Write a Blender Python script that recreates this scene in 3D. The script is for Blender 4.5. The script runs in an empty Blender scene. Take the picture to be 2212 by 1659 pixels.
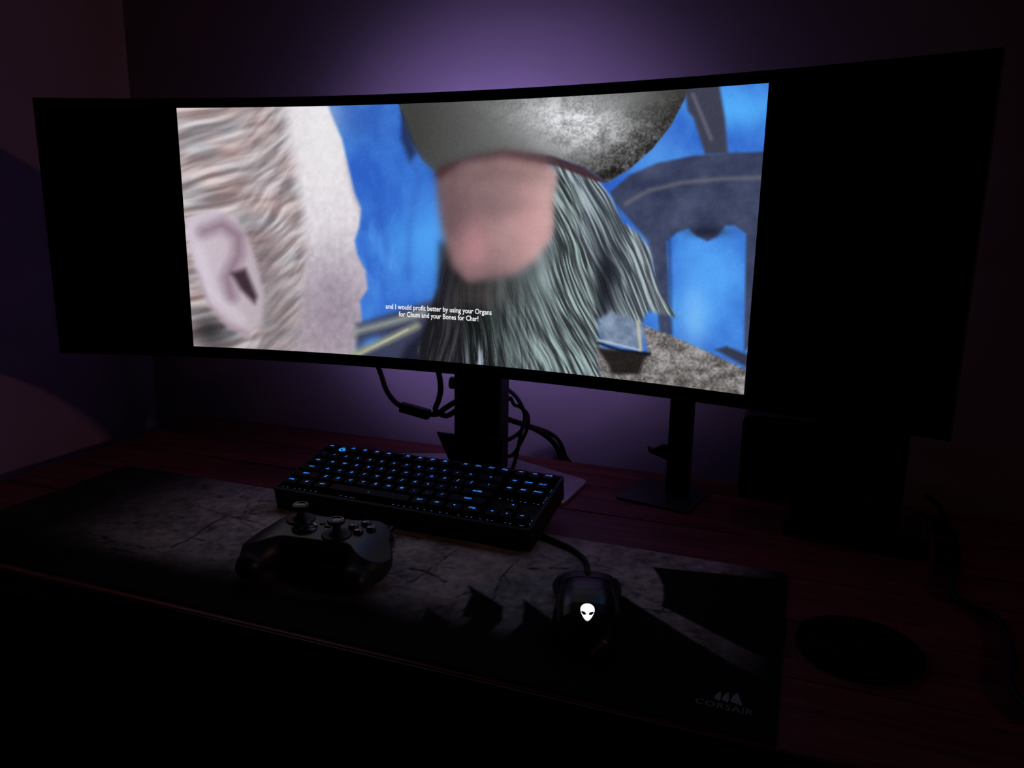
import bpy, bmesh, math, random
import numpy as np
from mathutils import Vector, Matrix, Euler

scene = bpy.context.scene
COL = scene.collection
random.seed(4); RNG = np.random.RandomState(4)

# ------------------------------------------------------------------ camera
W, H, FPX = 2212.0, 1659.0, 1669.6
CAM = np.array([0.4414, -0.9439, 0.3856])
PITCH, YAW, ROLL = -0.2119, 0.3520, -0.0155
def _rot(p, y, r):
    cp, sp, cy, sy, cr, sr = math.cos(p), math.sin(p), math.cos(y), math.sin(y), math.cos(r), math.sin(r)
    return (np.array([[cy, -sy, 0], [sy, cy, 0], [0, 0, 1]]) @ np.array([[1, 0, 0], [0, cp, -sp], [0, sp, cp]])
            @ np.array([[cr, 0, sr], [0, 1, 0], [-sr, 0, cr]]))
RM = _rot(PITCH, YAW, ROLL)
cam_d = bpy.data.cameras.new('camera'); cam = bpy.data.objects.new('camera', cam_d); COL.objects.link(cam)
right, fwd, up = RM[:, 0], RM[:, 1], RM[:, 2]
cam.matrix_world = Matrix(((right[0], up[0], -fwd[0], CAM[0]), (right[1], up[1], -fwd[1], CAM[1]),
                           (right[2], up[2], -fwd[2], CAM[2]), (0, 0, 0, 1)))
cam_d.sensor_width = 36.0; cam_d.lens = 36.0 * FPX / W; cam_d.clip_start = 0.02
scene.camera = cam

# ------------------------------------------------------------------ world, lights, exposure
world = bpy.data.worlds.new('night'); scene.world = world; world.use_nodes = True
world.node_tree.nodes['Background'].inputs[0].default_value = (0.30, 0.22, 0.34, 1)
world.node_tree.nodes['Background'].inputs[1].default_value = 0.0012
scene.view_settings.view_transform = 'Standard'; scene.view_settings.look = 'None'
scene.view_settings.exposure = 0.0; scene.view_settings.gamma = 1.0
scene.view_settings.use_curve_mapping = False
scene.cycles.max_bounces = 4; scene.cycles.diffuse_bounces = 3; scene.cycles.glossy_bounces = 2
# a dim warm lamp in the next room, far to the right
ld = bpy.data.lights.new('warm_lamp', 'POINT'); ld.energy = 84.0; ld.color = (1.0, 0.48, 0.38); ld.shadow_soft_size = 0.14
lo = bpy.data.objects.new('warm_lamp', ld); lo.location = (8.0, -1.39, 2.50); COL.objects.link(lo)

# ------------------------------------------------------------------ helpers
def lin(c):
    c = np.asarray(c, float) / 255.0
    return np.where(c <= 0.04045, c / 12.92, ((c + 0.055) / 1.055) ** 2.4)

def mat(name, col, rough=0.5, metal=0.0, spec=0.5, vary=0.12, scale=60.0, bump=0.0, coat=0.0):
    m = bpy.data.materials.new(name); m.use_nodes = True
    nt = m.node_tree; b = nt.nodes['Principled BSDF']
    tc = nt.nodes.new('ShaderNodeTexCoord'); n = nt.nodes.new('ShaderNodeTexNoise')
    n.inputs['Scale'].default_value = scale; n.inputs['Detail'].default_value = 4
    nt.links.new(tc.outputs['Object'], n.inputs['Vector'])
    r = nt.nodes.new('ShaderNodeValToRGB'); nt.links.new(n.outputs['Fac'], r.inputs[0])
    r.color_ramp.elements[0].color = (*[c * (1 - vary) for c in col], 1)
    r.color_ramp.elements[1].color = (*[min(1, c * (1 + vary)) for c in col], 1)
    r.color_ramp.elements[0].position = .3; r.color_ramp.elements[1].position = .7
    nt.links.new(r.outputs[0], b.inputs['Base Color'])
    b.inputs['Roughness'].default_value = rough; b.inputs['Metallic'].default_value = metal
    b.inputs['Specular IOR Level'].default_value = spec; b.inputs['Coat Weight'].default_value = coat
    if bump:
        bp = nt.nodes.new('ShaderNodeBump'); bp.inputs['Strength'].default_value = bump; bp.inputs['Distance'].default_value = 0.002
        nt.links.new(n.outputs['Fac'], bp.inputs['Height']); nt.links.new(bp.outputs[0], b.inputs['Normal'])
    return m

def glow(name, col, strength):
    m = bpy.data.materials.new(name); m.use_nodes = True; nt = m.node_tree
    nt.nodes.remove(nt.nodes['Principled BSDF'])
    e = nt.nodes.new('ShaderNodeEmission'); e.inputs[0].default_value = (*col, 1); e.inputs[1].default_value = strength
    nt.links.new(e.outputs[0], nt.nodes['Material Output'].inputs[0])
    if name != 'rear_ring_light': m.cycles.emission_sampling = 'NONE'
    return m

def mesh(name, verts, faces, smooth=False):
    me = bpy.data.meshes.new(name); me.from_pydata([tuple(map(float, v)) for v in verts], [], [tuple(map(int, f)) for f in faces])
    me.update()
    if smooth: me.polygons.foreach_set('use_smooth', [True] * len(me.polygons))
    return me

def obj(name, me, m, parent=None, loc=(0, 0, 0), rot=(0, 0, 0)):
    o = bpy.data.objects.new(name, me); COL.objects.link(o)
    if m is not None and not me.materials: me.materials.append(m)
    o.location = loc; o.rotation_euler = rot
    if parent: o.parent = parent
    return o

def tag(o, label, cat, group=None):
    o['label'] = label; o['category'] = cat
    if group: o['group'] = group
    return o

def thing(name, label, cat, loc=(0, 0, 0), rz=0.0, group=None):
    o = bpy.data.objects.new(name, None); COL.objects.link(o); o.location = loc; o.rotation_euler = (0, 0, rz)
    o.empty_display_size = 0.02
    return tag(o, label, cat, group)

def struct(name, me, m):
    o = obj(name, me, m); o['kind'] = 'structure'; return o

def bm_mesh(bm, name, smooth=False):
    me = bpy.data.meshes.new(name); bmesh.ops.recalc_face_normals(bm, faces=bm.faces); bm.to_mesh(me); bm.free()
    if smooth: me.polygons.foreach_set('use_smooth', [True] * len(me.polygons))
    return me

def rbox(c, s, bev=0.0, seg=2):
    bm = bmesh.new(); bmesh.ops.create_cube(bm, size=1)
    bmesh.ops.scale(bm, vec=s, verts=bm.verts); bmesh.ops.translate(bm, vec=c, verts=bm.verts)
    if bev: bmesh.ops.bevel(bm, geom=list(bm.edges), offset=bev, segments=seg, profile=.5, affect='EDGES')
    return bm_mesh(bm, 'box', False)

def round_poly(pts, r, seg=5):
    out = []; n = len(pts); pts = [np.array(p, float) for p in pts]
    for i in range(n):
        p, a, b = pts[i], pts[i - 1], pts[(i + 1) % n]
        da, db = (a - p), (b - p); la, lb = np.linalg.norm(da), np.linalg.norm(db)
        rr = min(r, la * .45, lb * .45)
        s, e = p + da / la * rr, p + db / lb * rr
        for k in range(seg + 1):
            t = k / seg; out.append(tuple((1 - t) ** 2 * s + 2 * t * (1 - t) * p + t * t * e))
    return out

def prism(pts, z0, z1, bev=0.0):
    bm = bmesh.new(); v = [bm.verts.new((p[0], p[1], z0)) for p in pts]
    f = bm.faces.new(v); r = bmesh.ops.extrude_face_region(bm, geom=[f])
    top = [g for g in r['geom'] if isinstance(g, bmesh.types.BMVert)]
    bmesh.ops.translate(bm, vec=(0, 0, z1 - z0), verts=top)
    if bev:
        ed = [e for e in bm.edges if abs(e.verts[0].co.z - e.verts[1].co.z) < 1e-6]
        bmesh.ops.bevel(bm, geom=ed, offset=bev, segments=2, profile=.5, affect='EDGES')
    return bm_mesh(bm, 'prism')

def lathe(prof, n=28, axis='z', c=(0, 0, 0)):
    v, f = [], []
    for r, z in prof:
        for k in range(n):
            a = 2 * math.pi * k / n; p = (r * math.cos(a), r * math.sin(a), z)
            if axis == 'x': p = (p[2], p[0], p[1])
            if axis == 'y': p = (p[0], p[2], p[1])
            v.append((p[0] + c[0], p[1] + c[1], p[2] + c[2]))
    for i in range(len(prof) - 1):
        for k in range(n):
            f.append((i * n + k, i * n + (k + 1) % n, (i + 1) * n + (k + 1) % n, (i + 1) * n + k))
    f.append(tuple(range(n))[::-1]); f.append(tuple(range((len(prof) - 1) * n, len(prof) * n)))
    return mesh('lathe', v, f, True)

def smooth_path(P, sub=6):
    P = [np.array(p, float) for p in P]; P = [2 * P[0] - P[1]] + P + [2 * P[-1] - P[-2]]; out = []
    for i in range(1, len(P) - 2):
        a, b, c, d = P[i - 1], P[i], P[i + 1], P[i + 2]
        for k in range(sub):
            t = k / sub
            out.append(.5 * ((2 * b) + (c - a) * t + (2 * a - 5 * b + 4 * c - d) * t * t + (3 * b - a - 3 * c + d) * t ** 3))
    out.append(P[-2]); return out

def tube(P, r, n=10, sub=6):
    Q = smooth_path(P, sub); v, f = [], []; ref = np.array([0.13, 0.2, 0.97])
    for i, p in enumerate(Q):
        t = Q[min(i + 1, len(Q) - 1)] - Q[max(i - 1, 0)]; t = t / (np.linalg.norm(t) + 1e-9)
        a = np.cross(t, ref)
        if np.linalg.norm(a) < .1: a = np.cross(t, np.array([1, 0, 0.]))
        a /= np.linalg.norm(a); b = np.cross(t, a); ref = -b
        for k in range(n):
            w = 2 * math.pi * k / n; v.append(p + r * (math.cos(w) * a + math.sin(w) * b))
    m = len(Q)
    for i in range(m - 1):
        for k in range(n): f.append((i * n + k, i * n + (k + 1) % n, (i + 1) * n + (k + 1) % n, (i + 1) * n + k))
    f.append(tuple(range(n))[::-1]); f.append(tuple(range((m - 1) * n, m * n)))
    return mesh('tube', v, f, True)

_text_cache = {}
def text_mesh(body, size, offset=0.0, spacing=1.0, shear=0.0, align='CENTER', res=2, extrude=0.0):
    cu = bpy.data.curves.new('t', 'FONT'); cu.body = body; cu.size = size; cu.offset = offset; cu.space_character = spacing
    cu.align_x = align; cu.align_y = 'CENTER'; cu.resolution_u = res; cu.shear = shear; cu.extrude = extrude
    o = bpy.data.objects.new('t', cu); COL.objects.link(o)
    dg = bpy.context.evaluated_depsgraph_get()
    me = bpy.data.meshes.new_from_object(o.evaluated_get(dg))
    bpy.data.objects.remove(o); bpy.data.curves.remove(cu); me.materials.clear(); return me

def flat(polys, z=0.0):
    """several filled outlines in one mesh (flat print)"""
    bm = bmesh.new()
    for P in polys:
        vs = [bm.verts.new((p[0], p[1], z)) for p in P]; fc = bm.faces.new(vs)
        fc.normal_update()
        if fc.normal.z < 0: fc.normal_flip()
    bmesh.ops.triangulate(bm, faces=bm.faces[:])
    me = bpy.data.meshes.new('flat'); bm.to_mesh(me); bm.free(); return me

def surface_nets(F, org, h):
    """smooth closed mesh of F < 0"""
    nx, ny, nz = F.shape; ins = F < 0
    acc = np.zeros((nx - 1, ny - 1, nz - 1, 3)); cnt = np.zeros((nx - 1, ny - 1, nz - 1))
    cor = [(i, j, k) for i in (0, 1) for j in (0, 1) for k in (0, 1)]
    def sub(A, c): return A[c[0]:nx - 1 + c[0], c[1]:ny - 1 + c[1], c[2]:nz - 1 + c[2]]
    for a in cor:
        for ax in range(3):
            if a[ax]: continue
            b = list(a); b[ax] = 1; b = tuple(b)
            fa, fb = sub(F, a), sub(F, b); cr = (fa < 0) != (fb < 0)
            t = np.where(cr, fa / np.where(cr, fa - fb, 1), 0)
            for d in range(3): acc[..., d] += np.where(cr, a[d] + (t if d == ax else 0), 0)
            cnt += cr
    act = cnt > 0; idx = -np.ones(act.shape, int); idx[act] = np.arange(act.sum())
    cell = np.argwhere(act); V = (cell + acc[act] / cnt[act][:, None]) * h + np.asarray(org)
    faces = []
    for ax in range(3):
        o1, o2 = (ax + 1) % 3, (ax + 2) % 3
        sl = [slice(0, n) for n in F.shape]; sl[ax] = slice(0, F.shape[ax] - 1); s2 = list(sl); s2[ax] = slice(1, F.shape[ax])
        A, B = ins[tuple(sl)], ins[tuple(s2)]
        E = np.argwhere(A != B)
        ok = (E[:, o1] > 0) & (E[:, o2] > 0) & (E[:, o1] < F.shape[o1] - 1) & (E[:, o2] < F.shape[o2] - 1); E = E[ok]
        if not len(E): continue
        def g(d1, d2):
            q = E.copy(); q[:, o1] -= d1; q[:, o2] -= d2; return idx[q[:, 0], q[:, 1], q[:, 2]]
        Q = np.stack([g(1, 1), g(0, 1), g(0, 0), g(1, 0)], 1)
        fl = A[E[:, 0], E[:, 1], E[:, 2]]; Q[~fl] = Q[~fl][:, ::-1]; faces.append(Q)
    return mesh('body', V, np.concatenate(faces), True)

def grid3(lo, hi, h):
    ax = [np.arange(lo[d] - 2 * h, hi[d] + 3 * h, h) for d in range(3)]
    return np.meshgrid(*ax, indexing='ij'), (ax[0][0], ax[1][0], ax[2][0])

def smin(a, b, k):
    t = np.clip(.5 + .5 * (b - a) / k, 0, 1); return b * (1 - t) + a * t - k * t * (1 - t)

def capsule(X, Y, Z, a, b, ra, rb):
    a, b = np.array(a), np.array(b); d = b - a
    t = np.clip(((X - a[0]) * d[0] + (Y - a[1]) * d[1] + (Z - a[2]) * d[2]) / (d @ d), 0, 1)
    return np.sqrt((X - a[0] - t * d[0]) ** 2 + (Y - a[1] - t * d[1]) ** 2 + (Z - a[2] - t * d[2]) ** 2) - (ra + (rb - ra) * t)

# 2D painting helpers for printed and displayed pictures
def vnoise(x, y, seed=0):
    xi, yi = np.floor(x).astype(int), np.floor(y).astype(int); fx, fy = x - xi, y - yi
    fx, fy = fx * fx * (3 - 2 * fx), fy * fy * (3 - 2 * fy)
    def hsh(i, j):
        n = (i * 374761393 + j * 668265263 + seed * 1442695041) & 0x7fffffff
        n = ((n ^ (n >> 13)) * 1274126177) & 0x7fffffff
        return ((n ^ (n >> 16)) & 0xffff) / 65535.0
    return (hsh(xi, yi) * (1 - fx) + hsh(xi + 1, yi) * fx) * (1 - fy) + (hsh(xi, yi + 1) * (1 - fx) + hsh(xi + 1, yi + 1) * fx) * fy

def fbm(x, y, seed=0, o=4):
    s = 0; a = .5; t = 0
    for k in range(o): s = s + a * vnoise(x * 2 ** k, y * 2 ** k, seed + k); t += a; a *= .55
    return s / t

def poly_mask(X, Y, P, soft):
    P = np.array(P, float); sd = np.full(X.shape, 1e18); inside = np.zeros(X.shape, bool)
    for i in range(len(P)):
        a, b = P[i], P[(i + 1) % len(P)]; d = b - a
        t = np.clip(((X - a[0]) * d[0] + (Y - a[1]) * d[1]) / (d @ d + 1e-9), 0, 1)
        sd = np.minimum(sd, (X - a[0] - t * d[0]) ** 2 + (Y - a[1] - t * d[1]) ** 2)
        c = (a[1] > Y) != (b[1] > Y)
        if abs(d[1]) > 1e-9: inside ^= c & (X < d[0] * (Y - a[1]) / d[1] + a[0])
    s = np.sqrt(sd) * np.where(inside, 1, -1)
    t = np.clip(.5 + .5 * s / soft, 0, 1); return t * t * (3 - 2 * t)

def ray_to(u, v, axis, val):
    d = RM @ np.array([(u - W / 2) / FPX, 1, -(v - H / 2) / FPX]); return CAM + d * (val - CAM[axis]) / d[axis]

# ------------------------------------------------------------------ materials
M = {}
def wall_mat(name, col):
    m = mat(name, col, .75, spec=.2, vary=.04, scale=9, bump=.05); return m
M['wall'] = wall_mat('painted_wall', (.30, .225, .285))
M['floor'] = mat('floor_boards', (.03, .022, .02), .7)
def wood(name):
    m = bpy.data.materials.new(name); m.use_nodes = True; nt = m.node_tree; b = nt.nodes['Principled BSDF']
    tc = nt.nodes.new('ShaderNodeTexCoord'); mp = nt.nodes.new('ShaderNodeMapping'); mp.inputs['Scale'].default_value = (3, 45, 45)
    oi = nt.nodes.new('ShaderNodeObjectInfo'); ad = nt.nodes.new('ShaderNodeVectorMath'); ad.operation = 'ADD'
    nt.links.new(tc.outputs['Object'], mp.inputs[0]); nt.links.new(mp.outputs[0], ad.inputs[0]); nt.links.new(oi.outputs['Location'], ad.inputs[1])
    n = nt.nodes.new('ShaderNodeTexNoise'); n.inputs['Scale'].default_value = 1.6; n.inputs['Detail'].default_value = 8; n.inputs['Distortion'].default_value = 1.2
    nt.links.new(ad.outputs[0], n.inputs['Vector'])
    r = nt.nodes.new('ShaderNodeValToRGB'); nt.links.new(n.outputs['Fac'], r.inputs[0])
    r.color_ramp.elements[0].color = (.075, .015, .015, 1); r.color_ramp.elements[1].color = (.24, .055, .05, 1)
    r.color_ramp.elements[0].position = .3; r.color_ramp.elements[1].position = .72
    nt.links.new(r.outputs[0], b.inputs['Base Color']); b.inputs['Roughness'].default_value = .55; b.inputs['Specular IOR Level'].default_value = .25
    bp = nt.nodes.new('ShaderNodeBump'); bp.inputs['Strength'].default_value = .15; bp.inputs['Distance'].default_value = .001
    nt.links.new(n.outputs['Fac'], bp.inputs['Height']); nt.links.new(bp.outputs[0], b.inputs['Normal']); return m
M['wood'] = wood('red_stained_wood')
M['black'] = mat('black_plastic', (.010, .010, .012), .45, spec=.35)
M['matte'] = mat('matte_black_plastic', (.012, .012, .014), .6, spec=.3, scale=400, bump=.05)
M['pad_black'] = mat('soft_touch_black', (.020, .020, .023), .42, spec=.45, scale=500, bump=.04)
M['gloss'] = mat('glossy_black', (.008, .008, .009), .10, spec=.6)
M['button'] = mat('polished_button', (.02, .02, .022), .16, spec=1.0, coat=.6)
M['shell'] = mat('satin_black', (.006, .006, .007), .32, spec=.35)
M['glass'] = mat('black_screen_glass', (.002, .0022, .0026), .35, spec=.12, vary=.02)
M['bezel'] = mat('bezel_black', (.004, .004, .005), .4, spec=.15)
M['rubber'] = mat('cable_rubber', (.006, .006, .007), .6, spec=.2)
M['silver'] = mat('satin_silver_metal', (.42, .40, .44), .42, metal=.7)
M['steel'] = mat('dark_steel', (.02, .021, .024), .4, metal=.3)
M['keycap'] = mat('keycap_black', (.006, .006, .008), .55, spec=.18)
M['blue'] = glow('blue_backlight', (.035, .23, .92), 1.25)
M['blue_dim'] = glow('blue_backlight_leak', (.10, .26, .70), .55)
M['logo_blue'] = glow('logo_backlight', (.03, .34, 1.0), 1.1)
M['white_led'] = glow('white_led', (.97, .97, 1.0), 1.1)
M['sub'] = glow('subtitle_white', (.95, .95, .97), 1.0)
M['ring'] = glow('rear_ring_light', (.50, .41, 1.0), 82.0)
M['print_grey'] = mat('grey_print', (.30, .28, .31), .8, spec=.1)
M['weave'] = mat('dark_woven_fabric', (.006, .006, .006), .9, spec=.1, scale=900, bump=.6)
M['sticker'] = mat('sticker_paper', (.08, .08, .08), .6, spec=.2)

# ------------------------------------------------------------------ the setting
YW, XL = 0.25, -0.775
struct('wall_back', rbox((0.9, YW + .05, .88), (3.5, .1, 3.24)), M['wall'])
struct('wall_left', rbox((XL - .05, -1.05, .88), (.1, 2.7, 3.24)), M['wall'])
struct('floor', rbox((0.9, -1.05, -.76), (3.5, 2.7, .04)), M['floor'])

# ------------------------------------------------------------------ desk of long boards
DX0, DX1, DY0, DY1 = -.626, .82, -.397, .219
desk = thing('desk', 'reddish brown wooden desk of long boards standing along the back wall', 'desk', (0.0, -.09, -.74))
nb = 6; bw = (DY1 - DY0) / nb
for i in range(nb):
    obj('board', rbox((0, 0, 0), (DX1 - DX0, bw - .0012, .028), .0012, 1), M['wood'], desk,
        ((DX0 + DX1) / 2, DY0 + bw * (i + .5) + .09, .74 - .014 - (.0003 if i % 2 else 0)))
obj('added_dark_edge', rbox((0, 0, 0), (DX1 - DX0, .002, .027), .0006, 1), M['black'], desk, ((DX0 + DX1) / 2, DY0 + .09 - .0012, .74 - .0142))  # black facing added so the front edge stays dark
for sx in (DX0 + .012, DX1 - .012): obj('added_dark_side', rbox((0, 0, 0), (.022, DY1 - DY0 - .03, .712), .002), M['black'], desk, (sx, (DY0 + DY1) / 2 + .09, .356))  # assumed black sides, added to hide the lamplit wall under the desk
obj('added_dark_back', rbox((0, 0, 0), (DX1 - DX0 - .05, .016, .70), .002), M['black'], desk, ((DX0 + DX1) / 2, DY1 - .03 + .09, .36))  # assumed black sheet, added to keep the space below the desk dark

# ------------------------------------------------------------------ monitor
SH, SW, R = .336, 1.194, 1.7945
ZC = .36; BT, BB, BS, PQ = .0127, .0162, .0086, .3966
def cyl(s, z, off=0.0):
    """point on the curved screen: arc length s from the middle, height z from the middle, off = towards the back"""
    r = R + off; a = s / R
    return (r * math.sin(a), r * math.cos(a) - R, ZC + z)
mon = thing('monitor', 'very wide curved black monitor with a bright game picture on its screen', 'monitor', (0, .09, 0))
ML = np.array([0, .09, 0])
def mpart(name, verts, faces, m, smooth=False, parent=None):
    me = mesh(name, np.asarray(verts, float) - ML, faces, smooth); return obj(name, me, m, parent or mon)
def curved_slab(s0, s1, z0, z1, o0, o1f, n=80, rz=0.0):
    """closed slab following the curve between heights z0..z1 with front offset o0 and back offset o1f(s)"""
    v, f = [], []
    for i in range(n + 1):
        s = s0 + (s1 - s0) * i / n; o1 = o1f(s) if callable(o1f) else o1f
        e = min(s - s0, s1 - s); cz = 0.0
        if rz and e < rz: cz = rz - math.sqrt(max(rz * rz - (rz - e) ** 2, 0))
        v += [cyl(s, z0 + cz, o0), cyl(s, z1 - cz, o0), cyl(s, z1 - cz, o1), cyl(s, z0 + cz, o1)]
    for i in range(n):
        a, b = 4 * i, 4 * i + 4
        for k in range(4): f.append((a + k, a + (k + 1) % 4, b + (k + 1) % 4, b + k))
    f.append((3, 2, 1, 0)); f.append((4 * n, 4 * n + 1, 4 * n + 2, 4 * n + 3)); return v, f
S = SW / 2 + BS
def back_t(s):
    a = abs(s)
    return .014 + .012 * max(0, 1 - (a / .6) ** 2) + .044 * (1 / (1 + math.exp((a - .2) / .025)))
mpart('back_shell', *curved_slab(-S, S, -SH / 2 - BB, SH / 2 + BT, .001, back_t, 120), M['matte'])
mpart('screen_panel', *curved_slab(-S + .002, S - .002, -SH / 2 - BB + .002, SH / 2 + BT - .002, -.0004, .001, 90), M['glass'], True)
bz, bf = [], []
for (a, b, c, d) in ((-S, S, SH / 2, SH / 2 + BT), (-S, S, -SH / 2 - BB, -SH / 2), (-S, -S + BS, -SH / 2, SH / 2), (S - BS, S, -SH / 2, SH / 2)):
    v, f = curved_slab(a, b, c, d, -.0016, .002, 80 if b - a > .1 else 2); k = len(bz); bz += v; bf += [tuple(q + k for q in w) for w in f]
mpart('bezel', bz, bf, M['bezel'])

# the game scene on the screen: soft colour masses in front of a blue sky
NU, NV = 920, 390
us = np.linspace(-PQ, PQ, NU); vs = np.linspace(-SH / 2, SH / 2, NV)
UU, VV = np.meshgrid(us, vs, indexing='xy')
PX = (R - .0009) * np.sin(UU / R); PY = (R - .0009) * np.cos(UU / R) - R; PZ = VV + ZC
d3 = np.stack([PX - CAM[0], PY - CAM[1], PZ - CAM[2]], -1) @ RM
X = W / 2 + FPX * d3[..., 0] / d3[..., 1]; Y = H / 2 - FPX * d3[..., 2] / d3[..., 1]   # authoring coordinates of the picture
img = np.zeros(X.shape + (3,))
def over(mask, col):
    global img
    c = np.asarray(col, float)
    img = img * (1 - mask[..., None]) + c * mask[..., None]
def blob(cx, cy, rx, ry, p=1.0, ang=0.0):
    ca, sa = math.cos(ang), math.sin(ang); dx, dy = X - cx, Y - cy
    u, v = (dx * ca + dy * sa) / rx, (-dx * sa + dy * ca) / ry
    return np.exp(-(u * u + v * v)) ** p
def line(P, w, soft):
    m = np.zeros(X.shape)
    for a, b in zip(P[:-1], P[1:]):
        a, b = np.array(a, float), np.array(b, float); d = b - a
        t = np.clip(((X - a[0]) * d[0] + (Y - a[1]) * d[1]) / (d @ d), 0, 1)
        ds = np.hypot(X - a[0] - t * d[0], Y - a[1] - t * d[1]); m = np.maximum(m, np.clip((w + soft - ds) / (2 * soft) , 0, 1))
    return m
def streaks(ang, along, across, seed, warp=18.0, wl=90.0):
    wx = X + warp * (fbm(X / wl, Y / wl, seed + 50, 2) - .5) * 2; wy = Y + warp * (fbm(X / wl, Y / wl, seed + 70, 2) - .5) * 2
    ca, sa = math.cos(ang), math.sin(ang)
    return fbm((wx * ca + wy * sa) / along, (-wx * sa + wy * ca) / across, seed, 3)
def mixc(t, a, b): return np.asarray(a, float) * (1 - t[..., None]) + np.asarray(b, float) * t[..., None]
# sky
n1 = fbm(X / 60, Y / 75, 1, 4); img[:] = mixc(np.clip((n1 - .3) * 1.9, 0, 1), (46, 96, 196), (72, 140, 228))
over(blob(930, 520, 90, 90) * .75, (82, 170, 250)); over(blob(760, 260, 90, 60) * .5, (52, 88, 168))
over(blob(1600, 235, 80, 50) * .85, (86, 180, 255)); over(blob(1420, 330, 60, 60) * .6, (96, 170, 245))
over(blob(1525, 600, 90, 130) * .8, (88, 172, 252)); over(blob(1500, 690, 30, 70) * .6, (140, 205, 255))
n2 = streaks(1.5, 70, 22, 3); over(np.clip((n2 - .52) * 4, 0, 1) * blob(850, 530, 85, 130) * .65, (92, 160, 245))
over(line([(880, 600), (885, 480), (905, 380), (880, 330)], 5, 9) * .35, (38, 70, 160)); over(line([(830, 620), (835, 520), (810, 430)], 4, 9) * .3, (38, 70, 160))
# dark woodwork shapes at the right
n3 = fbm(X / 40, Y / 40, 9, 3); wd = mixc(n3, (44, 50, 76), (78, 86, 116))
arch = poly_mask(X, Y, [(1318, 415), (1360, 378), (1420, 352), (1500, 336), (1580, 330), (1660, 328), (1660, 420), (1640, 720), (1607, 760), (1612, 505), (1588, 488), (1567, 488), (1548, 512), (1528, 521), (1505, 510), (1487, 494), (1462, 502), (1440, 522), (1444, 640), (1452, 750), (1425, 720), (1415, 600), (1400, 520), (1365, 480), (1330, 440)], 5)
over(arch, wd); over(line([(1352, 440), (1400, 412), (1470, 395), (1560, 386), (1652, 384)], 4, 5) * .7, (112, 110, 118))
over(blob(1530, 500, 45, 12) * .7, (24, 28, 46)); over(line([(1446, 520), (1450, 740)], 3, 5) * .5, (26, 30, 50))
over(poly_mask(X, Y, [(1478, 190), (1553, 180), (1566, 255), (1572, 332), (1524, 334), (1506, 280), (1498, 255), (1486, 240)], 6), (62, 64, 82))
over(line([(1497, 205), (1520, 260), (1536, 300)], 3, 5) * .6, (128, 130, 142)); over(poly_mask(X, Y, [(1545, 755), (1570, 748), (1625, 770), (1625, 800)], 6), (52, 56, 76))
# pale mass at the left, out of focus
left = poly_mask(X, Y, [(350, 200), (698, 200), (716, 250), (738, 300), (752, 360), (765, 415), (780, 452), (776, 490), (766, 520), (772, 550), (790, 585), (794, 625), (778, 650), (782, 690), (772, 790), (350, 790)], 5)
base = mixc(np.clip((Y - 480) / 240, 0, 1), (222, 216, 222), (178, 166, 176))
base = base - 34 * np.clip(blob(720, 640, 80, 110), 0, 1)[..., None] * np.array([1, 1.1, .9])
base = base + (fbm(X / 9, Y / 11, 21, 3)[..., None] - .5) * 34
over(left, base); over(left * blob(700, 330, 60, 120) * .6, (238, 236, 238))
over(left * line([(748, 350), (766, 420), (778, 456)], 2, 7) * .3, (120, 100, 105))
hs = streaks(-.22, 120, 11, 31, 14, 120); hs2 = streaks(-.75, 50, 8, 37, 12, 80); wgt = np.clip((X - 500) / 110, 0, 1); hs = hs * (1 - wgt) + hs2 * wgt
hair = poly_mask(X, Y, [(350, 200), (606, 200), (618, 270), (632, 330), (640, 400), (655, 470), (660, 560), (652, 640), (640, 700), (632, 790), (350, 790)], 20)
hc = mixc(np.clip((hs - .28) * 2.2, 0, 1), (122, 112, 116), (212, 206, 209)); hc = hc + np.array([6, -3, -6]) * (fbm(X / 70, Y / 40, 41, 2)[..., None] - .35) * 3
over(hair * .95, hc); over(blob(600, 690, 45, 120) * .55, (118, 108, 112)); over(blob(560, 560, 40, 90) * .4, (100, 88, 96))
over(blob(690, 250, 45, 60) * .5, (236, 236, 238)); over(blob(452, 715, 48, 40) * .9, (44, 42, 46))
lobe = poly_mask(X, Y, [(398, 480), (425, 460), (465, 455), (510, 468), (532, 505), (552, 560), (572, 640), (565, 700), (535, 728), (490, 705), (450, 660), (425, 590), (408, 530)], 9)
over(lobe, mixc(np.clip((X - 400) / 170, 0, 1), (206, 194, 208), (184, 170, 178)))
over(lobe * line([(440, 500), (480, 485), (515, 510), (515, 550), (490, 600), (500, 640)], 9, 16) * .62, (96, 62, 84))
over(lobe * poly_mask(X, Y, [(500, 590), (530, 580), (555, 640), (550, 655), (520, 625)], 9) * .85, (40, 22, 32))
over(lobe * line([(425, 590), (450, 660), (490, 700), (535, 722)], 2, 10) * .5, (128, 84, 112)); over(lobe * line([(430, 540), (455, 630), (520, 690)], 5, 14) * .5, (228, 220, 232))
# pale ropes low in the middle
over(poly_mask(X, Y, [(770, 700), (850, 675), (960, 640), (960, 800), (770, 800)], 10), (58, 62, 88)); over(blob(800, 738, 26, 10, 1, -.4) * .9, (70, 125, 210))
over(line([(768, 716), (830, 700), (915, 676)], 7, 7) * .9, (150, 156, 150)); over(line([(768, 764), (840, 733), (900, 704)], 7, 7) * .9, (162, 165, 138)); over(line([(768, 770), (880, 712)], 2, 3) * .6, (222, 226, 190))
over(poly_mask(X, Y, [(850, 800), (880, 745), (930, 700), (1000, 690), (1010, 810)], 12), (30, 32, 50))
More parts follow.
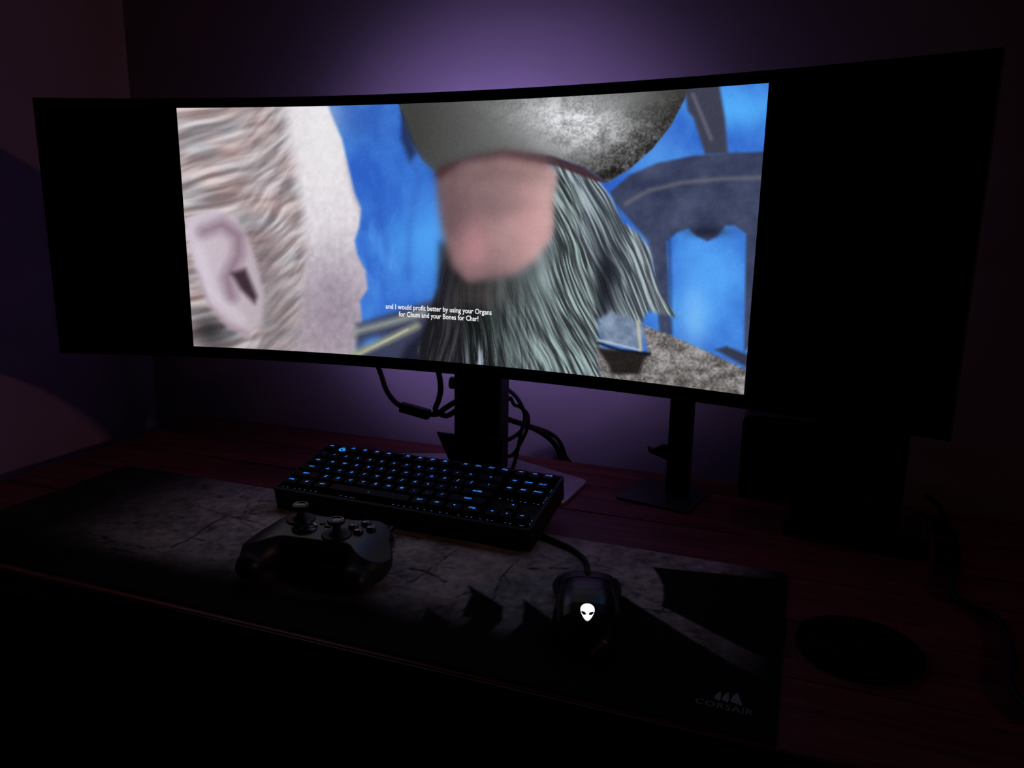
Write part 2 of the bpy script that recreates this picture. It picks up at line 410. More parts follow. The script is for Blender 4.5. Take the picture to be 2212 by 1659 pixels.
# central figure kept to plain masses: shadowed long hair, flesh tone, grey beard tone, grey hat tone
bs0 = streaks(1.75, 90, 5, 63, 12, 120); bs1 = streaks(1.12, 70, 3.6, 61, 16, 130) * np.clip((X - 1060) / 120, 0, 1) + streaks(1.5, 70, 3.6, 62, 12, 130) * (1 - np.clip((X - 1060) / 120, 0, 1)); bs2 = streaks(1.1, 80, 3.8, 67, 18, 120)
over(poly_mask(X, Y, [(950, 520), (985, 540), (1110, 600), (1180, 690), (1180, 830), (930, 800), (900, 760), (922, 690), (945, 620)], 8), mixc(np.clip((bs0 - .45) * 3, 0, 1), (26, 25, 30), (66, 64, 70)))
hr = poly_mask(X, Y, [(1190, 345), (1290, 385), (1322, 430), (1345, 480), (1380, 505), (1405, 535), (1412, 580), (1425, 630), (1462, 685), (1400, 672), (1385, 700), (1352, 715), (1290, 690), (1240, 600), (1235, 500), (1205, 430)], 7)
over(hr, mixc(np.clip((bs2 - .33) * 3.0, 0, 1), (58, 64, 72), (170, 186, 192))); over(hr * blob(1305, 620, 28, 100) * .9, (22, 24, 32))
face = poly_mask(X, Y, [(940, 372), (1000, 345), (1090, 328), (1180, 345), (1206, 380), (1208, 450), (1196, 520), (1150, 575), (1080, 615), (1010, 610), (975, 575), (955, 500), (945, 430)], 6)
fc = mixc(np.clip((X - 950) / 250, 0, 1), (112, 88, 92), (206, 166, 166)); fc = fc + (fbm(X / 14, Y / 12, 81, 4)[..., None] - .5) * 44
over(face, fc); over(face * blob(1090, 375, 110, 34) * .55, (112, 90, 90)); over(face * blob(1150, 480, 50, 70) * .5, (212, 160, 162)); over(face * blob(1020, 530, 34, 60) * .55, (216, 150, 158)); over(face * blob(985, 460, 40, 60) * .4, (84, 66, 72)); over(face * blob(1080, 440, 60, 30) * .35, (92, 76, 80)); over(face * blob(1070, 610, 70, 40) * .5, (96, 76, 80))
bd = poly_mask(X, Y, [(1206, 372), (1238, 400), (1258, 450), (1248, 520), (1282, 570), (1286, 640), (1296, 700), (1300, 830), (990, 830), (1000, 760), (1000, 690), (985, 620), (1050, 604), (1110, 596), (1160, 562), (1196, 505), (1195, 430)], 9)
bdc = mixc(np.clip((bs1 - .34) * 2.9, 0, 1), (48, 53, 55), (160, 180, 182)); bdc = bdc * (.32 + .68 * np.clip((X - 1030) / 130, 0, 1))[..., None]
over(bd, bdc); over(blob(1040, 780, 34, 40) * np.clip((bs1 - .45) * 5, 0, 1) * .8, (200, 214, 235)); over(blob(1040, 640, 60, 26) * .45, (92, 76, 76))
hat = poly_mask(X, Y, [(850, 190), (1500, 150), (1478, 215), (1450, 270), (1410, 320), (1360, 365), (1312, 394), (1270, 366), (1200, 340), (1090, 328), (1010, 338), (946, 378), (912, 345), (888, 305), (868, 250)], 3)
over(hat, mixc(np.clip((X - 900) / 280, 0, 1) * np.clip(1.3 - (X - 1240) / 220, 0, 1), (64, 65, 63), (118, 119, 120)))
sp = .5 * fbm(X / 4, Y / 4, 91, 3) + .5 * fbm(X / 26, Y / 18, 92, 4); over(hat * blob(1235, 265, 135, 62, 1, .22) * np.clip(.35 + (sp - .35) * 2.2, 0, 1), (236, 238, 242))
rim = np.clip((X - 1240) / 160 + (Y - 250) / 120 - .55, 0, 1); over(hat * rim * np.clip(.55 + (.55 - sp) * 2, 0, 1) * .95, (24, 21, 20))
over(poly_mask(X, Y, [(936, 380), (948, 362), (1010, 338), (1090, 324), (1190, 336), (1262, 362), (1312, 394), (1290, 392), (1200, 358), (1090, 338), (1000, 350), (950, 385)], 4) * .9, (66, 40, 43))
over(poly_mask(X, Y, [(868, 240), (886, 290), (900, 330), (885, 350), (866, 300)], 8) * .8, (32, 36, 66))
over(poly_mask(X, Y, [(1292, 690), (1320, 672), (1390, 700), (1388, 756), (1300, 742)], 7), mixc(fbm(X / 20, Y / 20, 95, 3), (88, 104, 130), (160, 178, 205)))
cs = .5 * fbm(X / 4, Y / 4, 97, 3) + .5 * fbm(X / 22, Y / 16, 96, 3); cell = np.abs(np.sin(X / 9.0 + 2 * fbm(X / 40, Y / 40, 99, 2) * 6) * np.cos(Y / 8.0 + 5 * fbm(X / 50, Y / 40, 98, 2)))
coat = poly_mask(X, Y, [(1388, 702), (1450, 725), (1540, 765), (1625, 805), (1625, 870), (1300, 840), (1288, 750), (1400, 765)], 5)
over(coat, mixc(np.clip((cs - .3) * 1.6 + .25 * cell, 0, 1), (70, 66, 64), (186, 182, 182))); over(poly_mask(X, Y, [(1290, 752), (1405, 762), (1390, 780), (1380, 808), (1325, 808), (1305, 775)], 6) * .9, (26, 22, 22))
over(line([(1293, 741), (1340, 757), (1404, 765)], 2, 3), (14, 14, 18)); over(line([(1378, 695), (1384, 756)], 3, 3) * .9, (196, 192, 160)); over(line([(1296, 735), (1380, 756)], 1.5, 3) * .8, (215, 220, 225))
def blur(A, r, it=3):
    for _ in range(it):
        for ax in (0, 1):
            c = np.cumsum(np.concatenate([np.repeat(np.take(A, [0], ax), r + 1, ax), A, np.repeat(np.take(A, [-1], ax), r, ax)], ax), ax)
            n = A.shape[ax]; A = (np.take(c, range(2 * r + 1, 2 * r + 1 + n), ax) - np.take(c, range(0, n), ax)) / (2 * r + 1)
    return A
fm = blob(1075, 470, 190, 190); fm = np.clip(fm * 1.6, 0, 1)[..., None] * np.clip((1215 - X) / 40, 0, 1)[..., None]; img = img * (1 - fm) + blur(img, 5) * fm
lm_ = np.clip((840 - X) / 30, 0, 1)[..., None]; img = img * (1 - lm_) + blur(img, 1, 2) * lm_
img = img + (vnoise(X / 2.2, Y / 2.2, 7)[..., None] - .5) * 7
pic = lin(np.clip(img, 0, 255))
me = bpy.data.meshes.new('picture'); nvt = NU * NV
me.vertices.add(nvt); me.vertices.foreach_set('co', (np.stack([PX, PY, PZ], -1).reshape(-1, 3) - ML).astype(np.float32).ravel())
ii = (np.arange(NV - 1)[:, None] * NU + np.arange(NU - 1)[None, :]).ravel()
Q = np.stack([ii, ii + 1, ii + NU + 1, ii + NU], 1).astype(np.int32)
me.loops.add(Q.size); me.loops.foreach_set('vertex_index', Q.ravel()); me.polygons.add(len(Q))
me.polygons.foreach_set('loop_start', np.arange(0, Q.size, 4, dtype=np.int32)); me.update(calc_edges=True)
at = me.color_attributes.new('picture', 'FLOAT_COLOR', 'POINT')
at.data.foreach_set('color', np.concatenate([pic.reshape(-1, 3), np.ones((nvt, 1))], 1).astype(np.float32).ravel())
pm = bpy.data.materials.new('lit_screen_picture'); pm.use_nodes = True; nt = pm.node_tree; nt.nodes.remove(nt.nodes['Principled BSDF'])
an = nt.nodes.new('ShaderNodeAttribute'); an.attribute_name = 'picture'; em = nt.nodes.new('ShaderNodeEmission'); em.inputs[1].default_value = 1.0
nt.links.new(an.outputs['Color'], em.inputs[0]); nt.links.new(em.outputs[0], nt.nodes['Material Output'].inputs[0])
pm.cycles.emission_sampling = 'NONE'
obj('picture', me, pm, mon)['label'] = 'bright blurred game picture of pale and grey figures against blue sky'
# subtitle lines, wrapped onto the curved screen
for body, sc, zc_, wid in (('and I would profit better by using your Organs', -.013, -.0968, .1575), ('for Chum and your Bones for Char!', -.0125, -.1066, .1185)):
    tm = text_mesh(body, .0105, .00012, 1.0, res=3); co = np.array([v.co[:] for v in tm.vertices]); k = wid / (co[:, 0].max() - co[:, 0].min())
    for v in tm.vertices: v.co = Vector(np.array(cyl(sc + v.co.x * k, zc_ + v.co.y * .92, -.0014)) - ML)
    obj('subtitle_line', tm, M['sub'], mon)
# rear ring light, stand
def torus(c, r, a, b, n=64, m=10):
    v, f = [], []
    for i in range(n):
        t = 2 * math.pi * i / n
        for k in range(m):
            w = 2 * math.pi * k / m; rr = r + a * math.cos(w); v.append((c[0] + rr * math.cos(t), c[1] + b * math.sin(w), c[2] + rr * math.sin(t)))
    for i in range(n):
        for k in range(m): f.append((i * m + k, i * m + (k + 1) % m, ((i + 1) % n) * m + (k + 1) % m, ((i + 1) % n) * m + k))
    return v, f
RX = -.02
mpart('light_ring', *torus((RX, .0735, ZC - .012), .105, .006, .004), M['ring'], True)
obj('light_blocker', lathe([(.092, 0), (.092, .031), (.088, .033)], 48, 'y', (RX, .066 - .09, ZC - .012)), M['matte'], mon)  # unseen disc added to stop rays crossing the ring
cl_v, cl_f = [], []
for r_, y_ in ((.140, .060), (.140, .097), (.146, .097), (.146, .060)):
    cl_v += [(RX + r_ * math.cos(2 * math.pi * k / 64), y_, ZC - .012 + r_ * math.sin(2 * math.pi * k / 64)) for k in range(64)]
for q in range(4): cl_f += [(q * 64 + k, q * 64 + (k + 1) % 64, ((q + 1) % 4) * 64 + (k + 1) % 64, ((q + 1) % 4) * 64 + k) for k in range(64)]
mpart('light_shroud', cl_v, cl_f, M['matte'])  # unseen shroud added to narrow the ring's glow on the wall
obj('stand_column', rbox((.002, .119 - .09, .125), (.077, .038, .24), .004), M['matte'], mon)
obj('tilt_hinge', lathe([(.0095, -.046), (.0095, .03)], 20, 'x', (0, .112 - .09, .137)), M['matte'], mon)
bp = round_poly([(-.03, .185), (.03, .185), (.172, .125), (.166, .022), (.11, .004), (-.11, .004), (-.166, .022), (-.172, .125)], .012)
obj('base_plate', prism([(x, y - .09) for x, y in bp], 0, .005, .001), M['silver'], mon)
# flared guard at the foot of the column
gv = [(-.047, .062, .071), (.060, .062, .071), (.046, .092, .006), (-.034, .092, .006)]
gv = gv + [(x, y + .004, z) for x, y, z in gv]
mpart('foot_guard', gv, [(0, 3, 2, 1), (4, 5, 6, 7), (0, 1, 5, 4), (1, 2, 6, 5), (2, 3, 7, 6), (3, 0, 4, 7)], M['steel'])

# ------------------------------------------------------------------ cables behind the monitor
def cable(name, label, P, r, parent=None):
    P = np.array(P, float); b = P[P[:, 2].argmin()]
    o = obj(name, tube(P - b, r), M['rubber'], parent, tuple(b)); return tag(o, label, 'cable')
c1 = thing('display_cable', 'black cable with chunky adapter block looping below the monitor, left of its column', 'cable', (-.118, .13, .076))
obj('cord', tube(np.array([(-.188, .055, .196), (-.187, .10, .185), (-.182, .13, .144), (-.170, .13, .112), (-.155, .13, .093), (-.140, .13, .085)]) - np.array([-.118, .13, .076]), .0042), M['rubber'], c1)
obj('adapter_block', rbox((0, 0, 0), (.052, .013, .016), .002), M['rubber'], c1, (0, 0, .005), (0, .16, 0))
obj('cord', tube(np.array([(-.096, .13, .079), (-.080, .131, .079), (-.066, .136, .090), (-.050, .145, .100), (-.02, .15, .11)]) - np.array([-.118, .13, .076]), .0045), M['rubber'], c1)
cable('power_cable', 'black cable hanging straight down from the monitor beside its column', [(-.078, .080, .190), (-.078, .110, .180), (-.077, .131, .150), (-.075, .136, .121), (-.080, .138, .10), (-.086, .140, .083), (-.07, .146, .074), (-.05, .152, .086), (-.02, .158, .10)], .0045)
cable('usb_cable', 'thin black cable arching out right of the monitor column and curling back', [(.005, .155, .140), (.021, .155, .130), (.043, .155, .116), (.056, .155, .097), (.060, .155, .081), (.054, .155, .060), (.030, .155, .042), (.0, .155, .035)], .0032)
cable('signal_cable', 'short thin black cable loop tucked against the right side of the monitor column', [(.012, .16, .10), (.029, .16, .106), (.034, .16, .110), (.040, .16, .100), (.050, .16, .097), (.062, .162, .085), (.06, .165, .06), (.04, .165, .02), (.02, .165, .0085)], .0028)
def wall_run(P): return [tuple(ray_to(u, v, 1, y)) for u, v, y in P]
cable('mains_cable', 'thick black cable drooping from the monitor column to the gap behind the desk', [(.0, .165, .086)] + wall_run([(1096, 905, .17), (1140, 920, .195), (1175, 938, .215), (1200, 962, .233), (1214, 990, .236)]) + [(.118, .236, -.03), (.118, .236, -.12)], .0044)
cable('network_cable', 'second thinner cable running beside the drooping one into the gap behind the desk', [(.0, .19, .076)] + wall_run([(1112, 912, .20), (1150, 922, .215), (1190, 937, .228), (1211, 958, .234), (1223, 990, .236)]) + [(.128, .236, -.03), (.128, .236, -.12)], .0036)
cable('keyboard_cable', 'black cable dropping from the cable bundle to the back of the keyboard', [(.066, .150, .085), (.062, .135, .068), (.061, .125, .045), (.058, .105, .012), (.055, .06, .009), (.055, .02, .02), (.055, -.01, .031)], .003)

# ------------------------------------------------------------------ upright stand with square foot
st = thing('upright_stand', 'slim black upright stand with a square foot plate, right of the monitor column', 'stand', (.288, .115, 0))
def loc2(P): return [(x - .288, y - .115) for x, y in P]
obj('foot_plate', prism(round_poly(loc2([(.225, .076), (.247, .172), (.348, .150), (.328, .056)]), .004, 3), 0, .004, .0008), M['steel'], st)
obj('post', rbox((0, 0, 0), (.034, .012, .28), .002), M['black'], st, (.014, .022, .144), (0, 0, -.2))
hk = [(-.003, .052), (-.026, .060), (-.0305, .064), (-.030, .0575), (-.018, .069), (-.003, .074)]
obj('cable_hook', mesh('hook', [(x, y_, z) for y_ in (.012, .022) for x, z in [(-.002, .050), (-.028, .058), (-.031, .0655), (-.024, .063), (-.012, .071), (-.002, .073)]],
    [tuple(range(6)), tuple(range(11, 5, -1))] + [(i, i + 6, (i + 1) % 6 + 6, (i + 1) % 6) for i in range(6)]), M['black'], st)
obj('top_cradle', rbox((.014, .022, .287), (.06, .03, .008), .003), M['black'], st)

# ------------------------------------------------------------------ black box and low device at the right
bx = thing('smart_display', 'black box-like device with rounded corners under the right end of the monitor', 'device', (.490, .18, 0))
def rrect(w, h, r): return round_poly([(-w / 2, 0), (w / 2, 0), (w / 2, h), (-w / 2, h)], r, 6)
pm_ = prism(rrect(.212, .122, .012), -.03, .03, .002)
pm_.transform(Matrix.Rotation(math.pi / 2, 4, 'X')); obj('body', pm_, M['black'], bx)
obj('front_panel', rbox((0, -.0305, .068), (.19, .001, .09), .0004, 1), M['glass'], bx)
sk = obj('sticker', rbox((.062, -.0312, .020), (.016, .001, .008), .0003, 1), M['sticker'], bx); sk['label'] = 'small grey sticker'
lw = thing('dock', 'low flat black device lying on the desk in front of the rounded black box', 'device', (.535, .062, 0), -.12)
obj('body', rbox((0, 0, .012), (.165, .088, .022), .005, 3), M['black'], lw)
obj('lid', rbox((0, 0, .0245), (.150, .075, .003), .0012, 1), M['gloss'], lw)
for sx in (-.06, .06): obj('foot', lathe([(.006, 0), (.006, .002)], 12, 'z', (sx, 0, -.0005 + .0005)), M['rubber'], lw)
cable('headset_cable', 'long black cable curving over the desk right of the low device', [(.63, .205, .02), (.645, .19, .012), (.651, .158, .004), (.651, .092, .004), (.640, .003, .004), (.622, -.07, .004), (.638, -.10, .004), (.656, -.124, .004), (.652, -.195, .004), (.640, -.25, .004), (.66, -.30, .004), (.74, -.33, .004), (.80, -.335, .004)], .0036)
co = thing('coaster', 'round black textured coaster on the desk right of the mouse pad', 'coaster', (.522, -.226, 0))
obj('disc', lathe([(.053, 0), (.0555, .001), (.0555, .0045), (.053, .006), (.045, .0062)], 48), M['weave'], co)
cv, cf = [], []
for ring in range(2, 14):
    nn = int(ring * 6)
    for k in range(nn):
        a = 2 * math.pi * (k + .5 * (ring % 2)) / nn; r_ = ring * .0041; cx, cy = r_ * math.cos(a), r_ * math.sin(a); b0 = len(cv); q = .0017
        cv += [(cx - q, cy, .006), (cx, cy - q, .006), (cx + q, cy, .006), (cx, cy + q, .006), (cx, cy, .0078)]; cf += [(b0, b0 + 1, b0 + 4), (b0 + 1, b0 + 2, b0 + 4), (b0 + 2, b0 + 3, b0 + 4), (b0 + 3, b0, b0 + 4)]
wv = obj('weave', mesh('weave', cv, cf), M['weave'], co); wv['kind'] = 'stuff'

# ------------------------------------------------------------------ mouse pad with printed surface
pad = thing('mouse_pad', 'wide cloth mouse pad printed with grey cracked concrete and black jagged shapes', 'mouse pad', (-.0265, -.236, 0), -.008)
PW, PD, PT = .966, .308, .003
obj('base', prism(round_poly([(-PW / 2, -PD / 2), (PW / 2, -PD / 2), (PW / 2, PD / 2), (-PW / 2, PD / 2)], .006), 0, PT - .0006, .0), M['rubber'], pad)
NX, NY = 466, 150
gx, gy = np.meshgrid(np.linspace(-PW / 2 + .001, PW / 2 - .001, NX), np.linspace(-PD / 2 + .001, PD / 2 - .001, NY))
ca, sa = math.cos(-.008), math.sin(-.008); wx = -.0265 + gx * ca - gy * sa; wy = -.236 + gx * sa + gy * ca
def pm2(P, soft=.0012): return poly_mask(wx, wy, P, soft)
black = np.zeros(wx.shape)
for P in ([(.138, -.246), (.190, -.276), (.199, -.301), (.19, -.40), (.16, -.40), (.170, -.308), (.160, -.311), (.155, -.290), (.151, -.265)],
          [(.204, -.254), (.245, -.283), (.262, -.30), (.27, -.40), (.20, -.40), (.219, -.300), (.211, -.272)],
          [(.121, -.308), (.155, -.324), (.16, -.40), (.10, -.40), (.127, -.335)],
          [(.314, -.129), (.325, -.150), (.333, -.170), (.337, -.192), (.339, -.216), (.375, -.237), (.416, -.263), (.445, -.278), (.49, -.30), (.49, -.10)],
          [(.293, -.205), (.339, -.240), (.379, -.271), (.415, -.296), (.44, -.31), (.49, -.32), (.49, -.42), (.2, -.42), (.24, -.29)]):
    black = np.maximum(black, pm2(P))
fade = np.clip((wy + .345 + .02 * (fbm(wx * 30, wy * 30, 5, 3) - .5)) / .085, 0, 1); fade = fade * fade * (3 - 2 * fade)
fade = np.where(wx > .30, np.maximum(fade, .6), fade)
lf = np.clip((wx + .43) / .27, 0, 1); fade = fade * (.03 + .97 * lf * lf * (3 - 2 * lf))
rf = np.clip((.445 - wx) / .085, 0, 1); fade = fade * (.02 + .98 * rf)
tone = .55 * fbm(wx * 26, wy * 26, 11, 5) + .45 * fbm(wx * 140, wy * 140, 12, 3)
tone = np.clip(.62 + (tone - .5) * 1.5, .12, 1)
# cracks: ridged noise and straight scratches
rg = np.abs(fbm(wx * 16 + 3 * fbm(wx * 9, wy * 9, 33, 2), wy * 22, 15, 4) - .5); ck = np.clip(1 - rg / .017, 0, 1) * np.clip((fbm(wx * 11, wy * 11, 17, 2) - .47) * 9, 0, 1)
rg2 = np.abs(fbm(wx * 34, wy * 40 + 2 * fbm(wx * 20, wy * 20, 44, 2), 25, 4) - .5); ck = np.maximum(ck, .8 * np.clip(1 - rg2 / .020, 0, 1) * np.clip((fbm(wx * 15, wy * 15, 27, 2) - .55) * 9, 0, 1))
sc_ = np.zeros(wx.shape); rs = np.random.RandomState(8)
for k in range(90):
    ax_, ay_ = rs.uniform(-.45, .42), rs.uniform(-.34, -.09); L_ = rs.uniform(.015, .07); an_ = rs.uniform(-.9, .9) + (1.2 if k % 3 == 0 else 0)
    b_ = np.array([ax_ + L_ * math.cos(an_), ay_ + L_ * math.sin(an_)]); a_ = np.array([ax_, ay_]); d_ = b_ - a_
    t = np.clip(((wx - a_[0]) * d_[0] + (wy - a_[1]) * d_[1]) / (d_ @ d_), 0, 1)
    sc_ = np.maximum(sc_, np.clip(1 - np.hypot(wx - a_[0] - t * d_[0], wy - a_[1] - t * d_[1]) / .0011, 0, 1) * rs.uniform(.2, .7))
def crack(P, w):
    P = [ray_to(u, v, 2, PT)[:2] for u, v in P]; m = np.zeros(wx.shape)
    jx = wx + .004 * (fbm(wx * 120, wy * 120, 51, 3) - .5); jy = wy + .006 * (fbm(wx * 120, wy * 120, 52, 3) - .5)
    for a_, b_ in zip(P[:-1], P[1:]):
        d_ = b_ - a_; t = np.clip(((jx - a_[0]) * d_[0] + (jy - a_[1]) * d_[1]) / (d_ @ d_), 0, 1)
        m = np.maximum(m, np.clip(1.5 - np.hypot(jx - a_[0] - t * d_[0], jy - a_[1] - t * d_[1]) / w, 0, 1))
    return m
for P, w_ in (([(1121, 1208), (1087, 1241), (1062, 1297)], .0012), ([(1087, 1241), (1105, 1264)], .0012), ([(984, 1188), (928, 1230), (888, 1258)], .0010), ([(886, 1229), (916, 1234), (940, 1245), (967, 1258)], .0022), ([(938, 1236), (948, 1220)], .001),
              ([(1141, 1227), (1167, 1229)], .0022), ([(1188, 1227), (1228, 1228)], .0018), ([(956, 1225), (982, 1227)], .0013), ([(428, 1092), (470, 1107), (567, 1131)], .0014), ([(371, 1182), (410, 1164), (452, 1134), (500, 1110)], .0018), ([(480, 1108), (560, 1110)], .0012), ([(530, 1120), (548, 1100)], .001), ([(400, 1160), (440, 1168)], .001), ([(990, 1290), (1020, 1275)], .0012), ([(985, 1325), (1018, 1308)], .0012)):
    ck = np.maximum(ck, crack(P, w_) * np.clip(.5 + 1.6 * (fbm(wx * 90, wy * 90, 53, 2) - .3), 0, 1))
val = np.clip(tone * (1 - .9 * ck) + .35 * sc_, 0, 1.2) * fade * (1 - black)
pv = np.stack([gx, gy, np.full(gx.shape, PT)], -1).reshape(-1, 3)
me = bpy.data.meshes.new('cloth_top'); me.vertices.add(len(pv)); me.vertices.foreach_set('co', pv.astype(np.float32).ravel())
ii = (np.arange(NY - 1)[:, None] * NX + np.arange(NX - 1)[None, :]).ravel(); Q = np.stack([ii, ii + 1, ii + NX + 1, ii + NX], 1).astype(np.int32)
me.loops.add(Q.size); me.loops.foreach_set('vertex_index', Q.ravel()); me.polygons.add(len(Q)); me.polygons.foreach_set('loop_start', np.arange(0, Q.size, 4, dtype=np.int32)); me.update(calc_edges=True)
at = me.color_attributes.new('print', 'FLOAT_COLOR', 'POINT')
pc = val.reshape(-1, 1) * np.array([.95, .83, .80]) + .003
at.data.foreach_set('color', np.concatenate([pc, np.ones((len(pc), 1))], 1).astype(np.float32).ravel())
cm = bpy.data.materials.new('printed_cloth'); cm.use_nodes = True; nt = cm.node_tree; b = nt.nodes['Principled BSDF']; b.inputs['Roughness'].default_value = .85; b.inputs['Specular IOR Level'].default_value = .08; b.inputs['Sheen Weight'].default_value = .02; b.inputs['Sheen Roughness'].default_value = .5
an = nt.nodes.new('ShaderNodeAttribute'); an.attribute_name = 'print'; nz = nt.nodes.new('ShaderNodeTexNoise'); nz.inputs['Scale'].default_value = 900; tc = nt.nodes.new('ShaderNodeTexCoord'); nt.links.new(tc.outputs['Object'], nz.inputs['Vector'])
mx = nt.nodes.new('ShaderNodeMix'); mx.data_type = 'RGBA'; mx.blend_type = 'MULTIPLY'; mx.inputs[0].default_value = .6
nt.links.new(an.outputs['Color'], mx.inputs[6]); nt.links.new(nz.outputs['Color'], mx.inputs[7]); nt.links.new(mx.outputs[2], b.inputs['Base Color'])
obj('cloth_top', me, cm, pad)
# printed maker's mark in the corner
def to_pad(x, y): dx, dy = x + .0265, y + .236; return (dx * ca + dy * sa, -dx * sa + dy * ca)
lx, ly = to_pad(.414, -.3635)
tm = text_mesh('CORSAIR', .0085, .0, 1.05, res=2); k = .046 / (max(v.co.x for v in tm.vertices) * 2)
for v in tm.vertices: v.co = Vector((lx + v.co.x * k, ly + v.co.y * 1.25, PT + .0002))
obj('printed_name', tm, M['print_grey'], pad)
sails = []
for ox, hgt, w in ((-.0105, .0105, .0052), (-.0045, .0125, .0058), (.0025, .0145, .0100)):
    P = []
    for k in range(7): t = k / 6; P.append((ox + .0035 * t * t, .0005 + hgt * t))
    for k in range(7): t = 1 - k / 6; P.append((ox + w * (1 - t) + .0055 * t ** .7 - .0010, .0005 + hgt * t * .96 - .002 * (1 - t)))
    sails.append([(lx + x + .002, ly + .0085 + y) for x, y in P])
obj('printed_emblem', flat(sails, PT + .0002), M['print_grey'], pad)['label'] = 'grey emblem of three sails'

# ------------------------------------------------------------------ keyboard
U = .01905; TILT = .1877
kb = thing('keyboard', 'compact black keyboard with glowing blue key legends on the desk', 'keyboard', (-.1783, -.0306, 0), -.0156)
KZ = .0606
def kt(x, y, z): return (x, y * math.cos(TILT) - z * math.sin(TILT), KZ + y * math.sin(TILT) + z * math.cos(TILT))
def kpart(name, me, m, x=0, y=0, z=0, parent=None):
    if parent is None: return obj(name, me, m, kb, kt(x, y, z), (TILT, 0, 0))
    return obj(name, me, m, parent, (x, y, z))
KX0, KX1, KY0, KY1 = -.007, 18.25 * U + .007, -5.25 * U - .0175, .0165
out = round_poly([(KX0, KY0), (KX1, KY0), (KX1, KY1), (KX0, KY1)], .006, 4)
kpart('case', prism(out, -.0375, -.0125, .002), M['matte'])
# raised rim round the keys
rim_v, rim_f = [], []
inn = [(min(max(x, KX0 + .004), KX1 - .004), min(max(y, KY0 + .005), KY1 - .004)) for x, y in out]
for P, z in ((out, -.0125), (out, -.0065), (inn, -.0065), (inn, -.0125)): rim_v += [(x, y, z) for x, y in P]
n_ = len(out)
for r_ in range(3): rim_f += [(r_ * n_ + k, r_ * n_ + (k + 1) % n_, (r_ + 1) * n_ + (k + 1) % n_, (r_ + 1) * n_ + k) for k in range(n_)]
kpart('rim', mesh('rim', rim_v, rim_f), M['matte'])
for sx in (.03, .318): obj('folding_foot', rbox((sx, .006, .0135), (.02, .008, .028), .002), M['matte'], kb)
for sx in (.02, .328): obj('rubber_foot', rbox((sx, -.107, .0035), (.03, .008, .007), .001), M['rubber'], kb)
def keymesh(w, d=1.0):
    a, b = w * U / 2 - .0006, d * U / 2 - .0006; t = .0028; c = [(-a, -b, -.011), (a, -b, -.011), (a, b, -.011), (-a, b, -.011)]
    e = [(-a + t - .001, -b + t - .001, -.0012), (a - t + .001, -b + t - .001, -.0012), (a - t + .001, b - t + .001, -.0012), (-a + t - .001, b - t + .001, -.0012)]
    g = [(-a + t, -b + t, 0), (a - t, -b + t, 0), (a - t, b - t, 0), (-a + t, b - t, 0)]
    f = [(0, 3, 2, 1), (8, 9, 10, 11)]
    for r_ in (0, 4): f += [(r_ + k, r_ + (k + 1) % 4, r_ + 4 + (k + 1) % 4, r_ + 4 + k) for k in range(4)]
    return mesh('key', c + e + g, f)
KM = {}
def key(x, r, w, txt, size=.0052):
    """x = left edge in units, r = row depth in units"""
    if w not in KM: KM[w] = keymesh(w)
    k = kpart('key', KM[w], M['keycap'], (x + w / 2) * U, -r * U, 0)
    if txt:
        if (txt, size) not in _text_cache: _text_cache[(txt, size)] = text_mesh(txt, size, .00016, 1.05, .25, res=1)
        obj('legend', _text_cache[(txt, size)], M['blue'], k, (0, .0012, .00012))
    return k
SM = .0034
key(0, 0, 1, 'ESC', SM)
for i in range(12): key((1.87, 6.45, 11.05)[i // 4] + i % 4, 0, 1, 'F%d' % (i + 1), .0050)
r = 1.25; key(0, r, 1, '`')
for i, c in enumerate('1234567890-='): key(1 + i, r, 1, c)
key(13, r, 2, '\u2190' if False else '<-', SM + .001)
r = 2.25; key(0, r, 1.5, 'TAB', SM)
for i, c in enumerate('QWERTYUIOP[]'): key(1.5 + i, r, 1, c)
key(13.5, r, 1.5, '\\')
r = 3.25; key(0, r, 1.75, 'CAPS', SM)
for i, c in enumerate("ASDFGHJKL;'"): key(1.75 + i, r, 1, c)
key(12.75, r, 2.25, 'ENTER', SM + .0006)
r = 4.25; key(0, r, 2.25, 'SHIFT', SM)
for i, c in enumerate('ZXCVBNM,./'): key(2.25 + i, r, 1, c)
key(12.25, r, 2.75, 'SHIFT', SM + .0004)
r = 5.25; key(0, r, 1.25, 'CTRL', SM); key(1.25, r, 1.25, '#', .005); key(2.5, r, 1.25, 'ALT', SM); key(3.75, r, 6.25, '_', .005)
key(10, r, 1.25, 'ALT', SM + .0004); key(11.25, r, 1.25, 'FN', SM + .0004); key(12.5, r, 1.25, '=', .0045); key(13.75, r, 1.25, 'CTRL', SM + .0004)
for i, c in enumerate(('PRT', 'SCR', 'PAUSE')): key(15.25 + i, 0, 1, c, .0030)
for i, c in enumerate(('INS', 'HOME', 'PG UP')): key(15.25 + i, 1.25, 1, c, .0032)
for i, c in enumerate(('DEL', 'END', 'PG DN')): key(15.25 + i, 2.25, 1, c, .0032)
key(16.25, 4.25, 1, '^', .0055)
for i, c in enumerate(('<-', 'v', '->')): key(15.25 + i, 5.25, 1, c, .0046)
